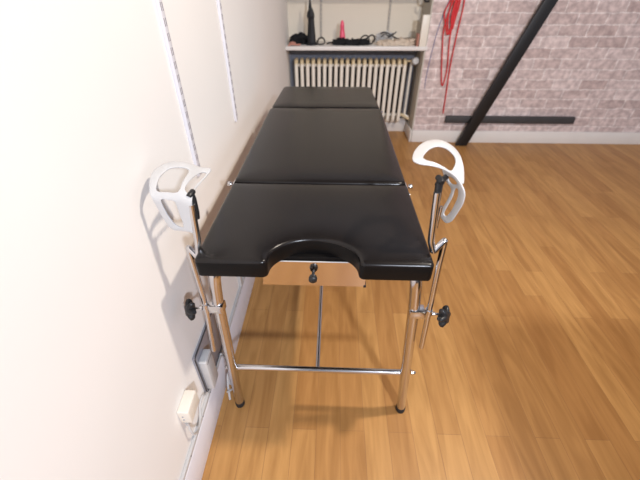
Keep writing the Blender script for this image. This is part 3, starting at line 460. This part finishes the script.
# grey panel with a white box over it
gp = thing('wall_panel', 'grey rectangular metal panel low on the left wall behind the couch leg', 'panel', (XW, .14, .18))
obj('plate', box(B(), XW, XW+.008, .024, .262, .180, .386, .003), 'panel', gp)
bm = tube(B(), round_path([(XW+.008, .027, .20), (XW+.008, .027, .384), (XW+.008, .26, .384)], .012), .0026, 8)
tube(bm, [(XW+.008, .027, .20), (XW+.008, .03, .182), (XW+.008, .26, .182)], .0024, 8)
obj('rim', bm, 'greybar', gp)
ab = thing('adapter_box', 'upright white plastic adapter box mounted over the grey panel', 'adapter', (XW+.02, .07, .2))
obj('housing', box(B(), XW+.008, XW+.034, .034, .090, .196, .350, .004, 3), 'plastic', ab)
obj('cover_line', box(B(), XW+.0338, XW+.0346, .040, .085, .332, .334), 'greybar', ab)
sb = thing('socket_box', 'small cream surface-mounted socket box low on the left wall nearest the camera', 'socket', (XW, -.09, .29))
hs = obj('housing', box(B(), XW, XW+.034, -.128, -.058, .298, .358, .004, 3), 'cream', sb)
obj('cable_gland', lathe(B(), [(.006, 0), (.006, .012), (.004, .014)], (XW+.016, -.125, .294), (0, 0, -1), 12), 'plastic', sb)
for z in (.318, .334): obj('screw', lathe(B(), [(.0028, 0), (.002, .0015)], (XW+.0135, -.128, z), (0, -1, 0), 10), 'panel', hs)
bm = tube(B(), catmull([(XW+.016, -.125, .282), (XW+.022, -.13, .235), (XW+.020, -.10, .195), (XW+.012, -.06, .19), (XW+.006, -.03, .21), (XW+.006, .0, .215), (XW+.006, .02, .19), (XW+.010, .06, .168)], 6), .0034, 8)
tag(obj('power_cable', bm, 'plastic'), 'thin white cable looping below the cream socket box', 'cable')
# cable trunking along the top of the skirting, fixed with dark nails
bm = box(B(), XW, XW+.011, -2.4, 1.9, .156, .172, .002)
tk = obj('cable_trunking', bm, 'plastic'); tag(tk, 'slim white cable trunking running along the top of the left skirting board', 'trunking')
for y in (-.165, -.075, -.045, .04, .25, .44, .52, .62): obj('nail', lathe(B(), [(.0026, 0), (.0018, .0012)], (XW+.011, y, .165), (1, 0, 0), 8), 'greybar', tk)
# vertical pipe cover far down the wall
tag(obj('cable_cover', box(B(), XW, XW+.014, .555, .575, .172, .60, .003), 'plastic'), 'vertical white cable cover on the left wall beneath the couch', 'cable cover')
bm = tube(B(), catmull([(-.345, .10, .006), (-.352, .13, .06), (-.350, .155, .10), (-.335, .17, .06), (-.352, .15, .03), (-.356, .18, .09), (-.364, .20, .14), (-.362, .19, .18), (-.366, .17, .2)], 7), .0042, 8)
tube(bm, catmull([(-.350, .105, .05), (-.335, .13, .035), (-.330, .16, .02), (-.345, .19, .03), (-.358, .21, .08), (-.364, .22, .14)], 7), .0038, 8)
lathe(bm, [(.008, 0), (.009, .003), (.009, .018), (.005, .022)], (-.362, .185, .165), (.1, -.1, 1), 12)
tag(obj('power_cable', bm, 'plastic'), 'knotted white cable on the floor beside the couch leg and the wall', 'cable')

# ------------------------------------------------------------------ niche: shelf, radiator
tag(obj('window_shelf', box(B(), XW+.001, .834, 2.785, YN, .808, .838, .003), 'white'), 'long white shelf across the niche above the radiator', 'shelf')
up = thing('upper_shelf', 'upper shelf of the niche, its grey shadow falling on the wall below', 'shelf', (.2, 2.95, 1.2))
obj('board', box(B(), XW+.002, .80, 2.86, YN-.012, 1.235, 1.255, .002), 'niche', up)

rd = thing('radiator', 'cream column radiator under the niche shelf behind the couch', 'radiator', (.18, 2.98, .15))
NC = 20; x0r, x1r = -.314, .688
colbase = None
def column_mesh():
    bm = B()
    tube(bm, [(0, 2.945, .175), (0, 2.945, .675)], .0165, 12)
    tube(bm, [(0, 3.04, .175), (0, 3.04, .665)], .021, 8, mi=2)  # rear tube coloured dark to paint the shade in the gaps
    # rounded head and foot joining front and rear tubes
    for z, s in ((.678, 1), (.17, -1)):
        pts = [(0, 2.945, z-.012*s), (0, 2.948, z+.008*s), (0, 2.962, z+.020*s), (0, 2.985, z+.024*s), (0, 3.008, z+.020*s), (0, 3.022, z+.008*s), (0, 3.025, z-.012*s)]
        tube(bm, pts, .0172, 12, mi=1 if s > 0 else 0)
    return bm
for i in range(NC):
    x = x0r+(x1r-x0r)*i/(NC-1)
    if colbase is None:
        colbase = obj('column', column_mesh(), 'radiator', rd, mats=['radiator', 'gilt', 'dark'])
        colbase.location.x = x
    else:
        c = colbase.copy(); COL.objects.link(c); c.parent = rd; c.matrix_parent_inverse = colbase.matrix_parent_inverse.copy(); c.location.x = x
for z in (.205, .655):
    obj('manifold', tube(B(), [(x0r-.01, 2.985, z), (x1r+.012, 2.985, z)], .014, 12), 'radiator', rd)
obj('leg', box(B(), x0r-.01, x0r+.012, 2.95, 3.02, 0, .16, .003), 'radiator', rd)
vl = obj('valve', tube(B(), [(x1r+.01, 2.975, .695), (.765, 2.965, .695)], .009, 12), 'gilt', rd)
obj('thermostat_knob', lathe(B(), [(.020, 0), (.031, .006), (.034, .018), (.032, .042), (.026, .050), (.001, .052)], (.772, 2.965, .695), (.1, -1, .25), 24), 'plastic', vl)
obj('pipe', tube(B(), round_path([(.752, 2.985, .69), (.752, 2.985, .20), (.792, 2.97, .19)], .03), .0115, 12), 'radiator', rd)
obj('pipe', tube(B(), round_path([(x1r+.01, 2.985, .205), (.735, 2.985, .205), (.765, 2.975, .185), (.805, 2.965, .17)], .02), .015, 12), 'gilt', rd)

# ------------------------------------------------------------------ things on the shelf
SZ = .838
def lump(bm, c, r, seed, amp=.3):
    rnd = random.Random(seed)
    for v in bmesh.ops.create_icosphere(bm, subdivisions=3, radius=1)['verts']:
        k = 1+amp*(math.sin(7*v.co.x+seed)*math.sin(5*v.co.y+2*seed)+.5*math.sin(11*v.co.z+9*v.co.x+seed))
        z = v.co.z*k*1.3
        v.co = Vector((c[0]+v.co.x*k*r[0], c[1]+v.co.y*k*r[1], max(SZ+.0005, c[2]+z*r[2])))
tw = thing('tower_figure', 'tall slender black tower-shaped figure on the shelf, its tip reaching out of view', 'figure', (-.17, 2.88, SZ))
def sq_lathe(prof, c, m, par, name, seg=8):
    bm = B(); lathe(bm, [(r*1.12, h) for r, h in prof], c, seg=seg); return obj(name, bm, m, par)
sq_lathe([(.046, 0), (.046, .012), (.036, .018), (.033, .06), (.029, .10), (.025, .16), (.0225, .205)], (-.165, 2.88, SZ), 'cast', tw, 'shaft')
sq_lathe([(.019, 0), (.026, .008), (.029, .022), (.026, .045), (.018, .066), (.014, .078)], (-.168, 2.88, SZ+.19), 'cast', tw, 'collar')
sq_lathe([(.014, 0), (.011, .02), (.008, .045), (.003, .080)], (-.172, 2.88, SZ+.266), 'cast', tw, 'tip')
bm = B()
lump(bm, (-.275, 2.93, SZ+.030), (.070, .05, .040), 1); lump(bm, (-.315, 2.90, SZ+.022), (.045, .04, .030), 2, .25)
tube(bm, catmull([(-.33, 2.87, SZ+.02), (-.28, 2.86, SZ+.055), (-.22, 2.87, SZ+.062), (-.19, 2.90, SZ+.03)], 6), .010, 8, flat=.5)
tag(obj('strap_bundle', bm, 'fabric'), 'heap of folded black straps at the left end of the shelf', 'straps')
bm = tube(B(), catmull([(-.115, 2.88, SZ+.012), (-.10, 2.89, SZ+.045), (-.065, 2.89, SZ+.052), (-.048, 2.88, SZ+.02), (-.07, 2.86, SZ+.008), (-.10, 2.86, SZ+.008)], 6, True), .0085, 8, closed=True, flat=.6)
tag(obj('black_buckle', bm, 'black'), 'small black loop standing just right of the tower figure', 'buckle')
bm = B()
tube(bm, catmull([(-.365, 2.80, SZ+.004), (-.33, 2.805, SZ+.014), (-.29, 2.81, SZ+.010), (-.26, 2.84, SZ+.008)], 6), .0075, 8, flat=.7)
tube(bm, catmull([(-.35, 2.82, SZ+.016), (-.33, 2.81, SZ+.026), (-.30, 2.815, SZ+.02)], 6), .008, 8)
tag(obj('leather_cuff', bm, 'redbrown'), 'small red-brown strap at the left front corner of the shelf', 'strap')
bm = tube(B(), catmull([(-.03, 2.90, SZ+.006), (.0, 2.89, SZ+.016), (.03, 2.90, SZ+.01), (.045, 2.92, SZ+.008)], 6), .0065, 8)
tag(obj('electric_lead', bm, 'black'), 'short dark lead lying on the shelf left of the pink wand', 'lead')
bm = B()
lump(bm, (.10, 2.88, SZ+.018), (.085, .045, .026), 4, .28); lump(bm, (.21, 2.87, SZ+.016), (.085, .042, .024), 6, .3)
lump(bm, (.29, 2.87, SZ+.020), (.05, .035, .022), 8, .3)
tag(obj('black_garment', bm, 'fabric'), 'crumpled black garment lying on the middle of the shelf', 'garment')
pk = thing('pink_wand', 'slim pink tapered wand standing upright behind the crumpled black garment', 'wand', (.108, 2.93, SZ))
obj('shaft', lathe(B(), [(.026, .0), (.027, .03), (.025, .07), (.019, .10), (.017, .125), (.0185, .135), (.017, .15), (.012, .170), (.003, .180)], (.108, 2.93, SZ), (-.05, 0, 1), 18), 'pink', pk)
bm = B()
tube(bm, catmull([(.26, 2.88, SZ+.03), (.275, 2.88, SZ+.060), (.31, 2.88, SZ+.072), (.335, 2.88, SZ+.045), (.32, 2.87, SZ+.02)], 7), .006, 8)
tube(bm, catmull([(.30, 2.87, SZ+.02), (.32, 2.87, SZ+.055), (.36, 2.88, SZ+.075), (.385, 2.88, SZ+.05), (.36, 2.86, SZ+.016), (.33, 2.85, SZ+.01)], 7), .006, 8)
tag(obj('black_strap_loops', bm, 'black'), 'two upright black strap loops at the right end of the black garment', 'strap loops')
bm = B(); lump(bm, (.455, 2.985, SZ+.036), (.055, .032, .035), 3, .3); lump(bm, (.505, 2.99, SZ+.045), (.045, .028, .036), 5, .3)
tag(obj('plastic_bag', bm, 'plastic'), 'crumpled white bag on the shelf, black lead across it', 'bag')
bm = B()
tube(bm, catmull([(.43, 2.89, SZ+.085), (.47, 2.885, SZ+.095), (.52, 2.885, SZ+.075), (.56, 2.885, SZ+.055), (.60, 2.89, SZ+.045), (.66, 2.89, SZ+.05), (.70, 2.90, SZ+.045)], 7), .0055, 8)
tube(bm, catmull([(.50, 2.885, SZ+.055), (.54, 2.88, SZ+.080), (.565, 2.885, SZ+.098)], 7), .0055, 8)
tube(bm, catmull([(.44, 2.885, SZ+.06), (.47, 2.87, SZ+.085), (.50, 2.87, SZ+.07), (.54, 2.875, SZ+.09)], 7), .0045, 8)
tag(obj('electric_lead', bm, 'black'), 'tangled black lead over the white bag and beige cloth', 'lead')
bm = B(); lump(bm, (.49, 2.86, SZ+.012), (.10, .045, .024), 9, .25); lump(bm, (.63, 2.87, SZ+.016), (.10, .05, .030), 12, .25)
tag(obj('beige_cloth', bm, 'cloth'), 'crumpled beige cloth on the right half of the shelf', 'cloth')
tag(obj('cream_board', box(B(), .755, .813, 2.79, 2.822, SZ, 1.066, .003), 'cream'), 'cream upright board standing on the right end of the shelf', 'board')
tag(obj('red_booklet', box(B(), .738, .750, 2.80, 2.88, SZ, .93, .001), 'redbrown'), 'thin red-brown booklet standing against the cream board', 'booklet')
bm = tube(B(), round_path([(.81, 2.90, 1.152), (.775, 2.90, 1.152), (.765, 2.90, 1.170), (.765, 2.90, 1.19)], .01), .008, 10)
tag(obj('wall_hook', bm, 'black'), 'small black hook at the top right of the niche side', 'hook')

# ------------------------------------------------------------------ red cords on the brick wall
yc = YB-.016
rc = thing('red_cord_hank', 'hank of long red cords hanging in loops down the brick wall', 'cord', (.99, yc, 1.3))
hook = lathe(B(), [(.004, 0), (.004, .03), (.009, .031), (.001, .036)], (.985, YB, 1.30), (0, -1, 0), 10)
obj('nail', hook, 'black', rc)
def cord(P, r=.0055): obj('cord', tube(B(), catmull([(x+.02+.06*max(0, (1.1-z)/.8), yc-dy, z) for x, dy, z in P], 7), r, 8), 'red', rc)
cord([(.985, .006, 1.30), (.935, .008, 1.10), (.905, .01, .96), (.915, .008, .80), (.93, .006, .64), (.945, .004, .545), (.960, .004, .545), (.975, .006, .68), (.965, .006, .90), (.985, .006, 1.12), (.988, .012, 1.30)], .0052)
cord([(.980, .010, 1.30), (.925, .012, 1.16), (.895, .012, 1.08), (.915, .012, 1.0), (.940, .010, .93), (.965, .012, 1.0), (.985, .01, 1.12), (.985, .012, 1.30)], .0055)
cord([(.99, .006, 1.30), (.975, .008, 1.12), (.965, .010, 1.02), (.960, .010, .94), (.94, .010, .96), (.93, .010, 1.05), (.945, .010, 1.18), (.985, .01, 1.30)], .0055)
cord([(.985, .010, 1.30), (1.035, .008, 1.16), (1.02, .006, .95), (1.00, .006, .70), (.995, .006, .45), (.992, .006, .285)], .0052)
cord([(.99, .014, 1.30), (1.0, .016, 1.16), (.985, .016, 1.05), (.975, .012, .98)], .0075)
cord([(.985, .014, 1.30), (.965, .020, 1.16), (.955, .018, 1.04), (.975, .014, .97)], .0075)
tag(obj('thin_cord', tube(B(), catmull([(.975, YB-.006, 1.29), (.90, YB-.005, 1.0), (.875, YB-.004, .80), (.862, YB-.004, .60), (.865, YB-.004, .50)], 7), .0028, 6), 'blue'), 'thin blue-grey cord hanging left of the red cords', 'cord')

# ------------------------------------------------------------------ black leaning frame
bf = thing('wall_frame', 'black slanted wooden beam with a low crossbar standing against the brick wall', 'frame', (1.30, 2.735, 0))
def beam(P0, P1, w_, d_, par, m, name):
    a, b = Vector(P0), Vector(P1); t = (b-a).normalized(); yv = Vector((0, 1, 0)); s = yv.cross(t).normalized()
    yv = t.cross(s).normalized()
    bm = B(); q = []
    for e, z in ((a, 0), (b, 1)):
        for u, v in ((-1, -1), (1, -1), (1, 1), (-1, 1)):
            p = e+s*u*w_/2+yv*v*d_/2
            if z == 0 and abs(t.z) > .3: p = p-t*(p.z/t.z)
            q.append(bm.verts.new(p))
    for f in ((0, 1, 2, 3), (4, 5, 6, 7), (0, 1, 5, 4), (1, 2, 6, 5), (2, 3, 7, 6), (3, 0, 4, 7)): bm.faces.new([q[i] for i in f])
    bmesh.ops.recalc_face_normals(bm, faces=bm.faces)
    bmesh.ops.bevel(bm, geom=list(bm.edges), offset=.004, segments=2, profile=.5, affect='EDGES')
    return obj(name, bm, m, par)
beam((1.285, 2.715, 0), (1.80, 2.74, 1.45), .098, .04, bf, 'blackwood', 'beam')
beam((1.105, 2.775, .232), (2.30, 2.775, .232), .062, .035, bf, 'greybar', 'crossbar')

# cabinet added out of view, only to cast the shadow on the right floor
cb = thing('shadow_cabinet', 'low dark two-door cabinet added out of view to cast a floor shadow', 'cabinet', (1.4, -.62, 0))
obj('body', box(B(), 0.84, 1.48, -.99, -.45, .06, .75, .004), 'blackwood', cb)
for x in (.88, 1.44):
    for y in (-.95, -.49): obj('leg', lathe(B(), [(.014, 0), (.02, .06)], (x, y, 0)), 'blackwood', cb)
for y0, y1 in ((-.985, -.723), (-.717, -.455)):
    d = obj('door', box(B(), .822, .839, y0, y1, .07, .74, .002), 'blackwood', cb)
    yk = y1-.03 if y0 < -.8 else y0+.03
    obj('knob', lathe(B(), [(.005, 0), (.005, .012), (.011, .016), (.010, .024), (.001, .026)], (.822, yk, .45), (-1, 0, 0), 14), 'chrome', d)
